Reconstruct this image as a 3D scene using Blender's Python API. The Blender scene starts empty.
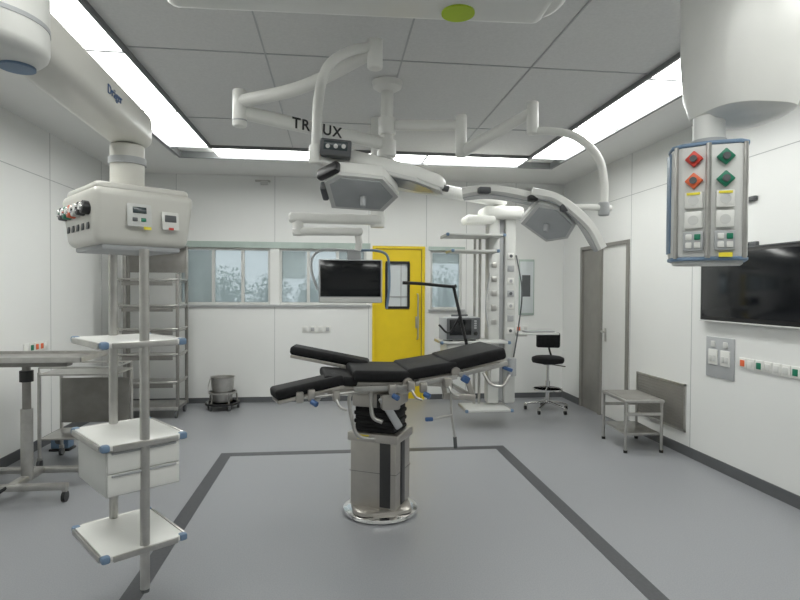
import bpy, bmesh, math, random
from mathutils import Vector, Matrix, Euler
random.seed(7)
D = bpy.data
SC = bpy.context.scene
PI = math.pi

# ------------------------------------------------------------------ materials
def mat(name, col, rough=0.5, metal=0.0, noise=0.05, scale=8.0, emis=None, estr=0.0, bump=0.0, spec=None):
    m = D.materials.new(name); m.use_nodes = True
    nt = m.node_tree; b = nt.nodes["Principled BSDF"]
    b.inputs["Roughness"].default_value = rough
    b.inputs["Metallic"].default_value = metal
    if spec is not None: b.inputs["Specular IOR Level"].default_value = spec
    tc = nt.nodes.new("ShaderNodeTexCoord")
    nz = nt.nodes.new("ShaderNodeTexNoise"); nz.inputs["Scale"].default_value = scale
    nz.inputs["Detail"].default_value = 4
    nt.links.new(tc.outputs["Object"], nz.inputs["Vector"])
    cr = nt.nodes.new("ShaderNodeValToRGB")
    lo = [max(0, c*(1-noise)) for c in col]; hi = [min(1, c*(1+noise)) for c in col]
    cr.color_ramp.elements[0].color = (*lo, 1); cr.color_ramp.elements[1].color = (*hi, 1)
    cr.color_ramp.elements[0].position = .35; cr.color_ramp.elements[1].position = .65
    nt.links.new(nz.outputs["Fac"], cr.inputs["Fac"])
    nt.links.new(cr.outputs["Color"], b.inputs["Base Color"])
    if bump:
        bp = nt.nodes.new("ShaderNodeBump"); bp.inputs["Strength"].default_value = bump
        nt.links.new(nz.outputs["Fac"], bp.inputs["Height"]); nt.links.new(bp.outputs["Normal"], b.inputs["Normal"])
    if emis:
        b.inputs["Emission Color"].default_value = (*emis, 1); b.inputs["Emission Strength"].default_value = estr
    return m

M_wall = mat("wall_panel_white", (.765, .77, .755), .38, noise=.012, scale=1.2)
M_ceil = mat("ceiling_white", (.78, .78, .765), .6, noise=.01, scale=2)
M_lam = mat("laminar_fabric", (.64, .64, .635), .9, noise=.03, scale=60)
M_floor = mat("vinyl_floor_grey", (.275, .282, .297), .36, noise=.07, scale=140, spec=.45)
M_line = mat("vinyl_dark_inlay", (.06, .062, .068), .4, noise=.1, scale=60)
M_base = mat("skirting_dark", (.10, .105, .11), .5)
M_seam = mat("panel_joint", (.42, .43, .43), .6)
M_steel = mat("brushed_steel", (.50, .49, .47), .33, .9, noise=.08, scale=14)
M_steeld = mat("steel_satin_dark", (.27, .26, .245), .42, .6, noise=.08, scale=10)
M_panelst = mat("steel_side_panel", (.27, .26, .24), .42, .3, noise=.05, scale=6)
M_tsteel = mat("table_steel", (.50, .475, .44), .32, .85, noise=.04, scale=10)
M_chrome = mat("chrome", (.78, .78, .78), .12, 1.0, noise=.02)
M_alu = mat("aluminium_rail", (.55, .56, .57), .35, .85)
M_white = mat("lacquer_white", (.73, .73, .70), .30, noise=.012)
M_cream = mat("lacquer_cream", (.64, .63, .585), .33, noise=.015)
M_offw = mat("plastic_offwhite", (.60, .605, .585), .42, noise=.02)
M_lgrey = mat("plastic_light_grey", (.40, .41, .42), .45, noise=.02)
M_dgrey = mat("plastic_dark_grey", (.09, .095, .10), .5)
M_frame = mat("light_frame_grey", (.16, .165, .17), .5, noise=.02)
M_black = mat("black_plastic", (.012, .012, .013), .4)
M_stripe = mat("column_dark_cover", (.035, .035, .036), .35)
M_pad = mat("black_upholstery", (.008, .008, .009), .6, noise=.3, scale=30, spec=.25)
M_rub = mat("rubber_bellows", (.014, .014, .015), .7, spec=.25)
M_blue = mat("blue_clamp_plastic", (.04, .10, .24), .4)
M_bluel = mat("bluegrey_plastic", (.15, .23, .34), .42)
M_yel = mat("door_yellow", (.76, .56, .012), .42, noise=.02)
M_yell = mat("label_yellow", (.80, .70, .05), .5)
M_red = mat("socket_red", (.60, .05, .03), .4)
M_oran = mat("socket_orange", (.72, .14, .05), .4)
M_green = mat("socket_green", (.01, .18, .10), .4)
M_lime = mat("marker_lime", (.45, .62, .03), .5)
M_screen = mat("screen_black", (.006, .007, .009), .12, noise=.02)
M_lcd = mat("small_display", (.04, .055, .06), .2, noise=.02)
M_lens = mat("lamp_lens", (.46, .475, .48), .14, .05)
M_door = mat("door_lightgrey", (.76, .76, .74), .4, noise=.01)
M_lightp = mat("luminous_panel", (.9, .95, .93), .5, emis=(.985, 1.0, .965), estr=10.8)
M_leaf = mat("leaf_green", (.20, .29, .21), .8, noise=.3, scale=5, spec=.1)
M_bark = mat("bark", (.25, .23, .21), .9, noise=.3)
M_frost = mat("blind_white", (.80, .82, .82), .5)
M_frostp = mat("frosted_pane", (.62, .66, .67), .3, noise=.05, scale=3)
M_tint = mat("glass_green_tint", (.42, .50, .46), .25)
M_gnd = mat("exterior_ground", (.35, .38, .36), .9, noise=.2, scale=2)

def glassmat():
    m = D.materials.new("window_glass"); m.use_nodes = True; nt = m.node_tree
    nt.nodes.clear()
    o = nt.nodes.new("ShaderNodeOutputMaterial"); mx = nt.nodes.new("ShaderNodeMixShader")
    t = nt.nodes.new("ShaderNodeBsdfTransparent"); t.inputs[0].default_value = (.92, .95, .95, 1)
    g = nt.nodes.new("ShaderNodeBsdfGlossy"); g.inputs["Roughness"].default_value = .05
    f = nt.nodes.new("ShaderNodeFresnel"); f.inputs[0].default_value = 1.45
    nt.links.new(f.outputs[0], mx.inputs[0]); nt.links.new(t.outputs[0], mx.inputs[1]); nt.links.new(g.outputs[0], mx.inputs[2])
    # slight milky film on the pane
    m2 = nt.nodes.new("ShaderNodeMixShader"); df = nt.nodes.new("ShaderNodeBsdfTranslucent"); df.inputs[0].default_value = (.85, .9, .92, 1)
    m2.inputs[0].default_value = .30
    nt.links.new(mx.outputs[0], m2.inputs[1]); nt.links.new(df.outputs[0], m2.inputs[2])
    nt.links.new(m2.outputs[0], o.inputs[0]); return m
M_glass = glassmat()

# ------------------------------------------------------------------ helpers
CM = [Matrix.Identity(4)]
class At:
    def __init__(s, loc=(0, 0, 0), rot=(0, 0, 0), sc=1.0):
        s.m = Matrix.Translation(Vector(loc)) @ Euler([math.radians(a) for a in rot]).to_matrix().to_4x4() @ Matrix.Scale(sc, 4)
    def __enter__(s): CM.append(CM[-1] @ s.m)
    def __exit__(s, *a): CM.pop()

def root(name, loc=(0, 0, 0), rz=0):
    e = D.objects.new(name, None); e.empty_display_size = .1
    e.location = loc; e.rotation_euler = (0, 0, math.radians(rz)); SC.collection.objects.link(e); return e

def fin(name, bm, m, parent=None, M=None, ang=35):
    bmesh.ops.recalc_face_normals(bm, faces=bm.faces)
    for f in bm.faces: f.smooth = True
    for e in bm.edges:
        e.smooth = (len(e.link_faces) == 2 and e.calc_face_angle(0) < math.radians(ang))
    me = D.meshes.new(name); 
    T = CM[-1] @ (M or Matrix.Identity(4))
    bm.transform(T); bm.to_mesh(me); bm.free()
    me.materials.append(m)
    o = D.objects.new(name, me); SC.collection.objects.link(o)
    if parent is not None: o.parent = parent
    return o

def rotM(loc, rot=(0, 0, 0)):
    return Matrix.Translation(Vector(loc)) @ Euler([math.radians(a) for a in rot]).to_matrix().to_4x4()

def box(p, name, size, loc, m, bev=0.0, rot=(0, 0, 0), seg=2, taper=None):
    bm = bmesh.new(); bmesh.ops.create_cube(bm, size=1)
    for v in bm.verts:
        if taper and v.co.z < 0: 
            v.co.x *= taper[0]; v.co.y *= taper[1]
        v.co = Vector((v.co.x*size[0], v.co.y*size[1], v.co.z*size[2]))
    if bev:
        bmesh.ops.bevel(bm, geom=bm.edges[:], offset=min(bev, min(size)*.48), segments=seg, profile=.5, affect='EDGES')
    return fin(name, bm, m, p, rotM(loc, rot))

def boxes(p, name, lst, m):
    bm = bmesh.new()
    for (x0, x1, y0, y1, z0, z1) in lst:
        r = bmesh.ops.create_cube(bm, size=1)
        for v in r['verts']:
            v.co = Vector(((x0+x1)/2+v.co.x*(x1-x0), (y0+y1)/2+v.co.y*(y1-y0), (z0+z1)/2+v.co.z*(z1-z0)))
    return fin(name, bm, m, p)

def cyl(p, name, a, b, r, m, r2=None, seg=28, bev=0.0):
    a = Vector(a); b = Vector(b); d = b-a; L = d.length
    bm = bmesh.new()
    bmesh.ops.create_cone(bm, cap_ends=True, segments=seg, radius1=r, radius2=(r if r2 is None else r2), depth=L)
    if bev:
        es = [e for e in bm.edges if len(e.link_faces) == 2 and e.calc_face_angle(0) > 1.0]
        bmesh.ops.bevel(bm, geom=es, offset=bev, segments=3, profile=.5, affect='EDGES')
    q = d.to_track_quat('Z', 'Y').to_matrix().to_4x4()
    return fin(name, bm, m, p, Matrix.Translation((a+b)/2) @ q)

def lathe(p, name, prof, m, loc=(0, 0, 0), seg=40, sq=0.0, sx=1, sy=1, rot=(0, 0, 0)):
    bm = bmesh.new(); rings = []
    for r, z in prof:
        ring = []
        for i in range(seg):
            t = 2*PI*i/seg; c, s = math.cos(t), math.sin(t)
            if sq:
                e = 1-sq
                c2 = math.copysign(abs(c)**e, c); s2 = math.copysign(abs(s)**e, s)
            else: c2, s2 = c, s
            ring.append(bm.verts.new((r*c2*sx, r*s2*sy, z)))
        rings.append(ring)
    for a, b in zip(rings, rings[1:]):
        for i in range(seg):
            j = (i+1) % seg; bm.faces.new((a[i], a[j], b[j], b[i]))
    bm.faces.new(rings[0][::-1]); bm.faces.new(rings[-1])
    return fin(name, bm, m, p, rotM(loc, rot))

def catmull(pts, n=8):
    P = [Vector(q) for q in pts]; out = []
    P = [P[0]*2-P[1]] + P + [P[-1]*2-P[-2]]
    for i in range(1, len(P)-2):
        for k in range(n):
            t = k/n; a, b, c, d = P[i-1], P[i], P[i+1], P[i+2]
            out.append(.5*((2*b)+(c-a)*t+(2*a-5*b+4*c-d)*t*t+(3*b-a-3*c+d)*t**3))
    out.append(P[-2]); return out

def tube(p, name, pts, r, m, smooth=True, seg=14, r2=None, flat=1.0):
    P = catmull(pts) if smooth and len(pts) > 2 else [Vector(q) for q in pts]
    bm = bmesh.new(); rings = []; n = len(P)
    T = (P[1]-P[0]).normalized(); up = Vector((0, 0, 1)) if abs(T.z) < .9 else Vector((0, 1, 0))
    N = (up - T*up.dot(T)).normalized()
    for i, q in enumerate(P):
        if i == 0: t = P[1]-P[0]
        elif i == n-1: t = P[-1]-P[-2]
        else: t = (P[i+1]-P[i]).normalized()+(P[i]-P[i-1]).normalized()
        t.normalize(); N = (N-t*N.dot(t)).normalized(); B = t.cross(N)
        rr = r if r2 is None else r+(r2-r)*i/(n-1)
        rings.append([bm.verts.new(q+(N*math.cos(2*PI*k/seg)+B*math.sin(2*PI*k/seg)*flat)*rr) for k in range(seg)])
    for a, b in zip(rings, rings[1:]):
        for i in range(seg):
            j = (i+1) % seg; bm.faces.new((a[i], a[j], b[j], b[i]))
    bm.faces.new(rings[0][::-1]); bm.faces.new(rings[-1])
    return fin(name, bm, m, p, ang=50)

def prism(p, name, outline, z0, z1, m, bev=0.0, loc=(0, 0, 0), rot=(0, 0, 0), top_scale=1.0):
    bm = bmesh.new()
    lo = [bm.verts.new((x, y, z0)) for x, y in outline]
    hi = [bm.verts.new((x*top_scale, y*top_scale, z1)) for x, y in outline]
    n = len(outline)
    bm.faces.new(lo[::-1]); bm.faces.new(hi)
    for i in range(n):
        j = (i+1) % n; bm.faces.new((lo[i], lo[j], hi[j], hi[i]))
    if bev: bmesh.ops.bevel(bm, geom=bm.edges[:], offset=bev, segments=2, profile=.5, affect='EDGES')
    return fin(name, bm, m, p, rotM(loc, rot))

def beam(p, name, a, b, w, h, m, bev=.02, endext=0.0):
    a = Vector(a); b = Vector(b); d = (b-a); L = d.length+2*endext
    bm = bmesh.new(); bmesh.ops.create_cube(bm, size=1)
    for v in bm.verts: v.co = Vector((v.co.x*L, v.co.y*w, v.co.z*h))
    if bev: bmesh.ops.bevel(bm, geom=bm.edges[:], offset=bev, segments=4, profile=.5, affect='EDGES')
    x = d.normalized(); z = Vector((0, 0, 1)); y = z.cross(x).normalized(); z = x.cross(y)
    M = Matrix((( x.x, y.x, z.x, 0), (x.y, y.y, z.y, 0), (x.z, y.z, z.z, 0), (0, 0, 0, 1)))
    return fin(name, bm, m, p, Matrix.Translation((a+b)/2) @ M)

def castor(p, name, x, y, r=.04, m=None):
    cyl(p, name+"_wheel", (x-.012, y, r), (x+.012, y, r), r, m or M_dgrey, seg=18)
    box(p, name+"_fork", (.035, .03, .03), (x, y, r*2+.01), M_steel, .005)

# ------------------------------------------------------------------ room
XL, XR, YB, YF, H = -2.75, 3.2, 7.6, -1.6, 3.0
boxes(None, "floor", [(XL-.2, XR+.2, YF-.2, YB+.2, -.1, 0)], M_floor)
boxes(None, "ceiling", [(XL-.2, XR+.2, YF-.2, YB+.2, H, H+.1)], M_ceil)
boxes(None, "wall_left", [(XL-.15, XL, YF, YB, 0, H)], M_wall)
boxes(None, "wall_front", [(XL-.15, XR+.15, YF-.15, YF, 0, H)], M_wall)
DY0, DY1, DZ = 5.80, 7.02, 2.07
boxes(None, "wall_right", [(XR, XR+.15, YF, DY0, 0, H), (XR, XR+.15, DY1, YB, 0, H), (XR, XR+.15, DY0, DY1, DZ, H),
      (XR+.15, XR+.2, DY0-.1, DY1+.1, 0, DZ+.1)], M_wall)
ops = [(-2.04, -.86, 1.30, 2.05), (-.74, .42, 1.30, 2.05), (.50, 1.22, 0, 2.10), (1.30, 1.74, 1.24, 2.05)]
L = []; x = XL-.15
for (a, b, z0, z1) in ops:
    L.append((x, a, YB, YB+.15, 0, H))
    if z0 > 0: L.append((a, b, YB, YB+.15, 0, z0))
    L.append((a, b, YB, YB+.15, z1, H)); x = b
L.append((x, XR+.15, YB, YB+.15, 0, H))
boxes(None, "wall_back", L, M_wall)
boxes(None, "baseboard_left", [(XL, XL+.012, YF, YB, 0, .09)], M_base)
boxes(None, "baseboard_right", [(XR-.012, XR, YF, DY0-.03, 0, .09), (XR-.012, XR, DY1+.03, YB, 0, .09)], M_base)
boxes(None, "baseboard_back", [(XL, .46, YB-.012, YB, 0, .07), (1.26, XR, YB-.012, YB, 0, .07)], M_base)
w = .05
boxes(None, "trim_1", [(-.98-w, -.98+w, .6, 5.2+w, 0, .002), (1.57-w, 1.57+w, .6, 5.2+w, 0, .002),
      (-.98+w, 1.57-w, 5.2-w, 5.2+w, 0, .002), (-.98+w, 1.57-w, .6, .7, 0, .002)], M_line)
s = .003
boxes(None, "trim_2", [(XL, XL+.002, y-s, y+s, .09, H) for y in (1.0, 2.2, 3.4, 4.6, 5.8, 7.0)] +
      [(XL, XL+.002, YF, YB, 2.55-s, 2.55+s)], M_seam)
boxes(None, "trim_3", [(XR-.002, XR, y-s, y+s, .09, H) for y in (1.1, 2.3, 3.3, 4.72, 5.78)] +
      [(XR-.002, XR, YF, YB, 2.55-s, 2.55+s)], M_seam)
boxes(None, "trim_4", [(x-s, x+s, YB-.002, YB, .09, 1.28) for x in (-2.06, -.8, .45)] + [(x-s, x+s, YB-.002, YB, .09, H) for x in (1.80, 2.5)]
      + [(x-s, x+s, YB-.002, YB, 2.1, H) for x in (-2.06, -.8, .45, 1.24)], M_seam)

# ---- laminar-flow ceiling field with luminous border
cx0, cx1, cy0, cy1 = -1.28, 2.11, 1.3, 5.95
LW = .40
lam = root("laminar_flow_ceiling", (0, 0, 0))
boxes(lam, "fabric_field", [(cx0, cx1, cy0, cy1, 2.975, 2.998)], M_lam)
g = .005
boxes(lam, "grid_lines", [(x-g, x+g, cy0, cy1, 2.970, 2.9755) for x in (-.44, .42, 1.28)] + [(cx0, cx1, y-g, y+g, 2.970, 2.9755) for y in (2.1, 3.6, 5.0)], M_lgrey)
cl = root("ceiling_light_panels", (0, 0, 0))
def strip(x0, x1, y0, y1, n, along):
    out = []; fr = []
    for i in range(n):
        if along == 'y':
            a = y0+(y1-y0)*i/n; b = y0+(y1-y0)*(i+1)/n
            out.append((x0+.012, x1-.012, a+.012, b-.012, 2.955, 2.975)); fr.append((x0, x1, b-.012, b+.012, 2.945, 2.98))
        else:
            a = x0+(x1-x0)*i/n; b = x0+(x1-x0)*(i+1)/n
            out.append((a+.012, b-.012, y0+.012, y1-.012, 2.955, 2.975)); fr.append((b-.012, b+.012, y0, y1, 2.945, 2.98))
    return out, fr
E = []; F = []
for a in [(cx0-LW, cx0, cy0, cy1, 4, 'y'), (cx1, cx1+LW, cy0, cy1, 4, 'y'), (cx0, cx1, cy1, cy1+LW, 3, 'x'), (cx0, cx1, cy0-LW, cy0, 3, 'x')]:
    o, f = strip(*a); E += o; F += f
boxes(cl, "luminous_panels", E, M_lightp)
boxes(cl, "cross_bars", F, M_lgrey)
ox0, ox1, oy0, oy1 = cx0-LW, cx1+LW, cy0-LW, cy1+LW
def ringb(x0, x1, y0, y1, t, z0, z1):
    return [(x0-t, x0+t, y0-t, y1+t, z0, z1), (x1-t, x1+t, y0-t, y1+t, z0, z1), (x0+t, x1-t, y0-t, y0+t, z0, z1), (x0+t, x1-t, y1-t, y1+t, z0, z1)]
boxes(cl, "outer_frame", ringb(ox0, ox1, oy0, oy1, .014, 2.93, 3.0), M_frame)
boxes(cl, "inner_frame", ringb(cx0, cx1, cy0, cy1, .012, 2.945, 3.0), M_frame)
boxes(cl, "outer_channel", ringb(ox0-.05, ox1+.05, oy0-.05, oy1+.05, .03, 2.97, 3.0), M_lgrey)

# ---- windows
def window(name, x0, x1, z0, z1, mull, blinds=None, fr=M_alu):
    r = root(name, (0, 0, 0)); t = .03; y0, y1 = YB+.03, YB+.09
    L = [(x0, x0+t, y0, y1, z0, z1), (x1-t, x1, y0, y1, z0, z1), (x0+t, x1-t, y0, y1, z0, z0+t), (x0+t, x1-t, y0, y1, z1-t, z1)]
    for mx in mull: L.append((mx-.02, mx+.02, y0, y1, z0+t, z1-t))
    boxes(r, "frame", L, fr)
    boxes(r, "glass", [(x0+t, x1-t, YB+.06, YB+.064, z0+t, z1-t)], M_glass)
    if blinds:
        LL = []
        for (a, b, zb) in blinds:
            z = z1-t-.005
            while z > zb:
                LL.append((a, b, YB+.105, YB+.112, z-.026, z-.002)); z -= .028
        boxes(r, "blind_slats", LL, M_frost)
    return r
window("window_1", -2.04, -.86, 1.30, 2.05, [-1.60, -1.22], [(-2.02, -1.62, 1.31)], M_offw)
window("window_2", -.74, .42, 1.30, 2.05, [-.36, .03], [(-.72, -.40, 1.66), (.05, .40, 1.31)], M_offw)
window("window_3", 1.30, 1.74, 1.24, 2.05, [], [(1.31, 1.73, 1.90)], M_offw)
boxes(None, "trim_5", [(-2.10, .47, YB-.02, YB, 2.05, 2.13), (1.27, 1.78, YB-.02, YB, 2.05, 2.10)], M_tint)
boxes(None, "trim_6", [(-2.10, .47, YB-.03, YB, 1.27, 1.30), (1.27, 1.78, YB-.03, YB, 1.21, 1.24)], M_alu)

# ---- yellow door
d = root("door_1", (0, 0, 0))
x0, x1 = .54, 1.18
wx0, wx1, wz0, wz1 = .70, .99, 1.27, 1.87
boxes(d, "leaf", [(x0, wx0, YB+.01, YB+.06, .01, 2.06), (wx1, x1, YB+.01, YB+.06, .01, 2.06), (wx0, wx1, YB+.01, YB+.06, .01, wz0), (wx0, wx1, YB+.01, YB+.06, wz1, 2.06)], M_yel)
boxes(d, "vision_frame", [(wx0-.02, wx1+.02, YB+.0, YB+.012, wz1-.01, wz1+.025), (wx0-.02, wx1+.02, YB+.0, YB+.012, wz0-.025, wz0+.01), (wx0-.025, wx0+.01, YB, YB+.012, wz0, wz1), (wx1-.01, wx1+.025, YB, YB+.012, wz0, wz1)], M_black)
boxes(d, "vision_pane", [(wx0, wx1, YB+.03, YB+.034, wz0, wz1)], M_frostp)
boxes(d, "vision_inner_bars", [(wx0, wx1, YB+.022, YB+.03, 1.40, 1.42), (wx0+.19, wx0+.20, YB+.022, YB+.03, wz0, wz1)], M_lgrey)
boxes(d, "frame", [(.50, .54, YB-.02, YB+.1, 0, 2.10), (1.18, 1.22, YB-.02, YB+.1, 0, 2.10), (.54, 1.18, YB-.02, YB+.1, 2.065, 2.10)], M_yel)
boxes(d, "closing_edge", [(x1-.006, x1+.002, YB+.0, YB+.012, .01, 2.06)], M_dgrey)
tube(d, "pull_handle", [(1.12, YB, 1.45), (1.12, YB-.06, 1.43), (1.12, YB-.06, .85), (1.12, YB, .83)], .011, M_steel, smooth=False)
box(d, "lock_plate", (.05, .01, .16), (1.12, YB+.006, 1.06), M_steel, .003)

# ---- right wall door + steel side panel
d = root("door_2", (0, 0, 0))
boxes(d, "leaf", [(XR+.012, XR+.06, 5.86, 6.44, .01, 2.03)], M_door)
boxes(d, "side_panel", [(XR+.01, XR+.06, 6.50, 6.97, 0, 2.03)], M_panelst)
boxes(d, "frame", [(XR-.015, XR+.12, 5.80, 5.86, 0, DZ), (XR-.015, XR+.12, 6.44, 6.50, 0, DZ), (XR-.015, XR+.12, 6.97, 7.02, 0, DZ), (XR-.015, XR+.12, 5.86, 6.97, 2.03, DZ)], M_panelst)
tube(d, "lever_handle", [(XR+.012, 6.36, 1.02), (XR-.045, 6.36, 1.02), (XR-.05, 6.34, 1.02), (XR-.05, 6.24, 1.02)], .011, M_steel, smooth=False)
box(d, "escutcheon", (.008, .04, .16), (XR+.009, 6.36, .98), M_steel, .003)

# ---- exterior trees + ground seen through the windows
boxes(None, "exterior_ground", [(-14, 16, 8.2, 40, -1.2, -1.0)], M_gnd)
def tree(name, x, y, top, rad, seed):
    rnd = random.Random(seed); r = root(name, (x, y, -1.0))
    h = top+1.0
    tube(r, "trunk", [(0, 0, 0), (.05, 0, h*.4), (-.02, .03, h*.92)], .06, M_bark, r2=.015)
    for i in range(9):
        a = rnd.uniform(0, 2*PI); z = rnd.uniform(h*.5, h*.85); q = rad*rnd.uniform(.5, .9)
        tube(r, "branch_%d" % (i+1), [(0, 0, z-.3), (math.cos(a)*q*.5, math.sin(a)*q*.5, z), (math.cos(a)*q, math.sin(a)*q, z+.25)], .018, M_bark, r2=.005, seg=6)
    bm = bmesh.new()
    for i in range(2200):
        u = Vector((rnd.gauss(0, 1), rnd.gauss(0, 1), rnd.gauss(0, 1))).normalized()*rad*(rnd.random()**.6)
        c = Vector((u.x, u.y, h-rad*1.2+u.z*1.25))
        q = Euler((rnd.uniform(0, 6), rnd.uniform(0, 6), rnd.uniform(0, 6))).to_matrix()
        s = rnd.uniform(.02, .04)
        vs = [bm.verts.new(c+q @ Vector(k)*s) for k in ((-1, 0, 0), (0, -.45, 0), (1, 0, 0), (0, .45, 0))]
        bm.faces.new(vs)
    fin("foliage", bm, M_leaf, r)
tree("tree", -1.95, 10.2, 1.92, .52, 3)
tree("tree", -1.3, 11.5, 1.82, .50, 4)
tree("tree", -.40, 11.2, 1.75, .42, 5)
tree("tree", 2.3, 11.5, 2.0, .62, 6)

# ------------------------------------------------------------------ operating table
T = root("operating_table", (.31, 3.78, 0), 5)
lathe(T, "floor_plate", [(.245, 0.001), (.255, .012), (.25, .03), (.21, .04)], M_chrome, seg=56)
lathe(T, "plate_collar", [(.20, .04), (.195, .06), (.18, .07)], M_tsteel, sq=.5)
with At((0, 0, 0), (0, 0, -32)):
    box(T, "column_lower", (.33, .28, .46), (0, 0, .29), M_tsteel, .02)
    box(T, "column_black_stripe", (.075, .010, .44), (.09, -.142, .30), M_stripe, .004)
    box(T, "column_side_stripe", (.010, .07, .44), (.167, -.02, .30), M_stripe, .004)
    box(T, "column_seam", (.334, .284, .005), (0, 0, .30), M_steeld)
    box(T, "column_sleeve", (.36, .31, .06), (0, 0, .53), M_tsteel, .012)
    box(T, "type_label", (.08, .006, .03), (-.06, -.157, .535), M_yell, .001)
    for i in range(6):
        box(T, "bellows_%d" % (i+1), (.29-.014*(i % 2), .25-.014*(i % 2), .03), (0, 0, .575+i*.027), M_rub, .010)
    box(T, "column_upper", (.31, .28, .10), (0, 0, .775), M_tsteel, .02)
    box(T, "column_upper_cover", (.10, .012, .09), (.08, -.141, .775), M_black, .004)
box(T, "tilt_head", (.36, .24, .08), (0, 0, .85), M_tsteel, .02)
box(T, "tilt_head_cover", (.22, .28, .05), (.02, 0, .87), M_dgrey, .015)
def pad(name, L, W, loc, rot, th=.07, m=M_pad, plate=True):
    with At(loc, rot):
        box(T, name, (L, W, th), (0, 0, 0), m, .022, seg=4)
        if plate: box(T, name+"_plate", (L*.96, W*.9, .022), (0, 0, -th/2-.012), M_tsteel, .004)
pad("seat_pad", .40, .50, (-.02, 0, .950), (0, 2, 0), th=.075)
pad("pelvic_pad", .22, .46, (-.29, .0, .925), (0, 5, 0), th=.06)
pad("lower_back_pad", .34, .50, (.30, 0, .980), (0, -8, 0), th=.075)
pad("upper_back_pad", .40, .48, (.61, 0, 1.045), (0, -12, 0), th=.08)
pad("far_leg_pad", .56, .19, (-.32, .28, 1.025), (0, 11, -10), th=.06)
pad("near_leg_pad", .44, .18, (-.50, -.20, .90), (0, -9, 14), th=.065)
for k, (x, z) in enumerate([(.13, .91), (.45, .97)]):
    for y in (-.24, .24): cyl(T, "hinge_%d_%s" % (k+1, 'a' if y < 0 else 'b'), (x, y-.03, z), (x, y+.03, z), .032, M_tsteel)
for sgn, nm in ((-1, "near"), (1, "far")):
    y = sgn*.285
    box(T, "rail_seat_"+nm, (.36, .012, .03), (-.04, y, .885), M_steel, .003)
    box(T, "rail_back_"+nm, (.28, .012, .03), (.31, y, .925), M_steel, .003, rot=(0, -8, 0))
    box(T, "rail_upper_"+nm, (.34, .012, .03), (.63, y, .990), M_steel, .003, rot=(0, -12, 0))
    for x, z in ((-.19, .885), (.09, .89), (.20, .915), (.43, .94), (.5, .965), (.76, 1.015)):
        cyl(T, "rail_spacer_%s_%d" % (nm, int(x*100)), (x, y-sgn*.06, z), (x, y, z), .011, M_steel, seg=12)
for y, z, x in ((-.18, .87, -.34), (.22, .93, -.22)):
    cyl(T, "leg_joint_%s" % ('a' if y < 0 else 'b'), (x, y-.05, z), (x, y+.05, z), .042, M_tsteel)
    box(T, "leg_arm_%s" % ('a' if y < 0 else 'b'), (.24, .05, .035), (x+.08, y, z-.01), M_tsteel, .01)
tube(T, "leg_release", [(-.40, -.24, .87), (-.44, -.26, .82), (-.48, -.27, .81)], .012, M_steel)
tube(T, "leg_release_rod", [(-.58, -.28, .84), (-.42, -.30, .85), (-.22, -.31, .87)], .010, M_steel)
for i, (x, z) in enumerate(((-.55, .82), (-.48, .83), (-.33, .82), (.02, .85), (.14, .865), (.22, .855), (.38, .88))):
    box(T, "clamp_body_%d" % (i+1), (.045, .045, .065), (x, -.305, z+.03), M_tsteel, .008)
    if i in (1, 3, 5): cyl(T, "clamp_knob_%d" % (i+1), (x, -.33, z-.005), (x+.03, -.36, z-.02), .017, M_blue, bev=.004)
    if i in (2, 4, 6): tube(T, "clamp_lever_%d" % (i+1), [(x, -.33, z+.01), (x+.02, -.35, z-.03), (x+.06, -.35, z-.05)], .008, M_steel)
for sgn in (-1, 1):
    beam(T, "bracket_down_%d" % sgn, (.52, sgn*.24, .95), (.57, sgn*.25, .80), .03, .035, M_tsteel, .006)
    beam(T, "bracket_foot_%d" % sgn, (.36, sgn*.26, .82), (.58, sgn*.26, .80), .03, .04, M_tsteel, .006)
    beam(T, "bracket_inner_%d" % sgn, (.36, sgn*.25, .93), (.38, sgn*.25, .82), .025, .03, M_tsteel, .006)
beam(T, "bracket_cross", (.57, -.25, .80), (.57, .25, .80), .03, .03, M_tsteel, .006)
box(T, "blue_lever_block", (.05, .05, .045), (.50, -.30, .93), M_blue, .01, rot=(0, 30, 0))
box(T, "blue_lever_tip", (.07, .03, .025), (.80, -.27, .985), M_blue, .008, rot=(0, 20, 0))
tube(T, "side_handle", [(.62, -.30, .97), (.66, -.33, .90), (.74, -.33, .885), (.80, -.31, .95)], .009, M_steel)
tube(T, "crank_rod", [(.40, -.31, .90), (.40, -.33, .72), (.42, -.34, .57)], .008, M_steel)
cyl(T, "crank_grip", (.42, -.34, .57), (.425, -.34, .50), .012, M_dgrey, seg=14)
tube(T, "tee_rod", [(.26, -.34, .69), (.40, -.34, .71)], .008, M_steel)
box(T, "tee_block", (.05, .025, .025), (.25, -.34, .69), M_blue, .006)
tube(T, "bracket_hook", [(-.16, -.22, .86), (-.24, -.24, .83), (-.22, -.25, .66), (-.18, -.26, .58), (-.08, -.26, .56)], .012, M_steel)
tube(T, "bracket_bar", [(-.10, -.20, .85), (-.09, -.22, .70), (-.03, -.24, .66)], .014, M_steel)
box(T, "drive_unit", (.12, .08, .10), (.02, -.24, .79), M_tsteel, .015)
beam(T, "drive_arm", (-.04, -.25, .82), (.08, -.25, .62), .035, .05, M_alu, .012)
tube(T, "screen_rod", [(.72, .29, 1.03), (.68, .30, 1.20), (.60, .30, 1.53)], .012, M_black, smooth=False)
tube(T, "screen_bar", [(.21, .30, 1.555), (.34, .30, 1.55), (.58, .30, 1.53), (.62, .30, 1.535)], .012, M_black)
tube(T, "screen_brace", [(.65, .30, 1.30), (.58, .34, 1.18), (.50, .34, 1.24)], .008, M_black)
box(T, "screen_clamp", (.05, .05, .09), (.72, .30, 1.0), M_tsteel, .01)

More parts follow.
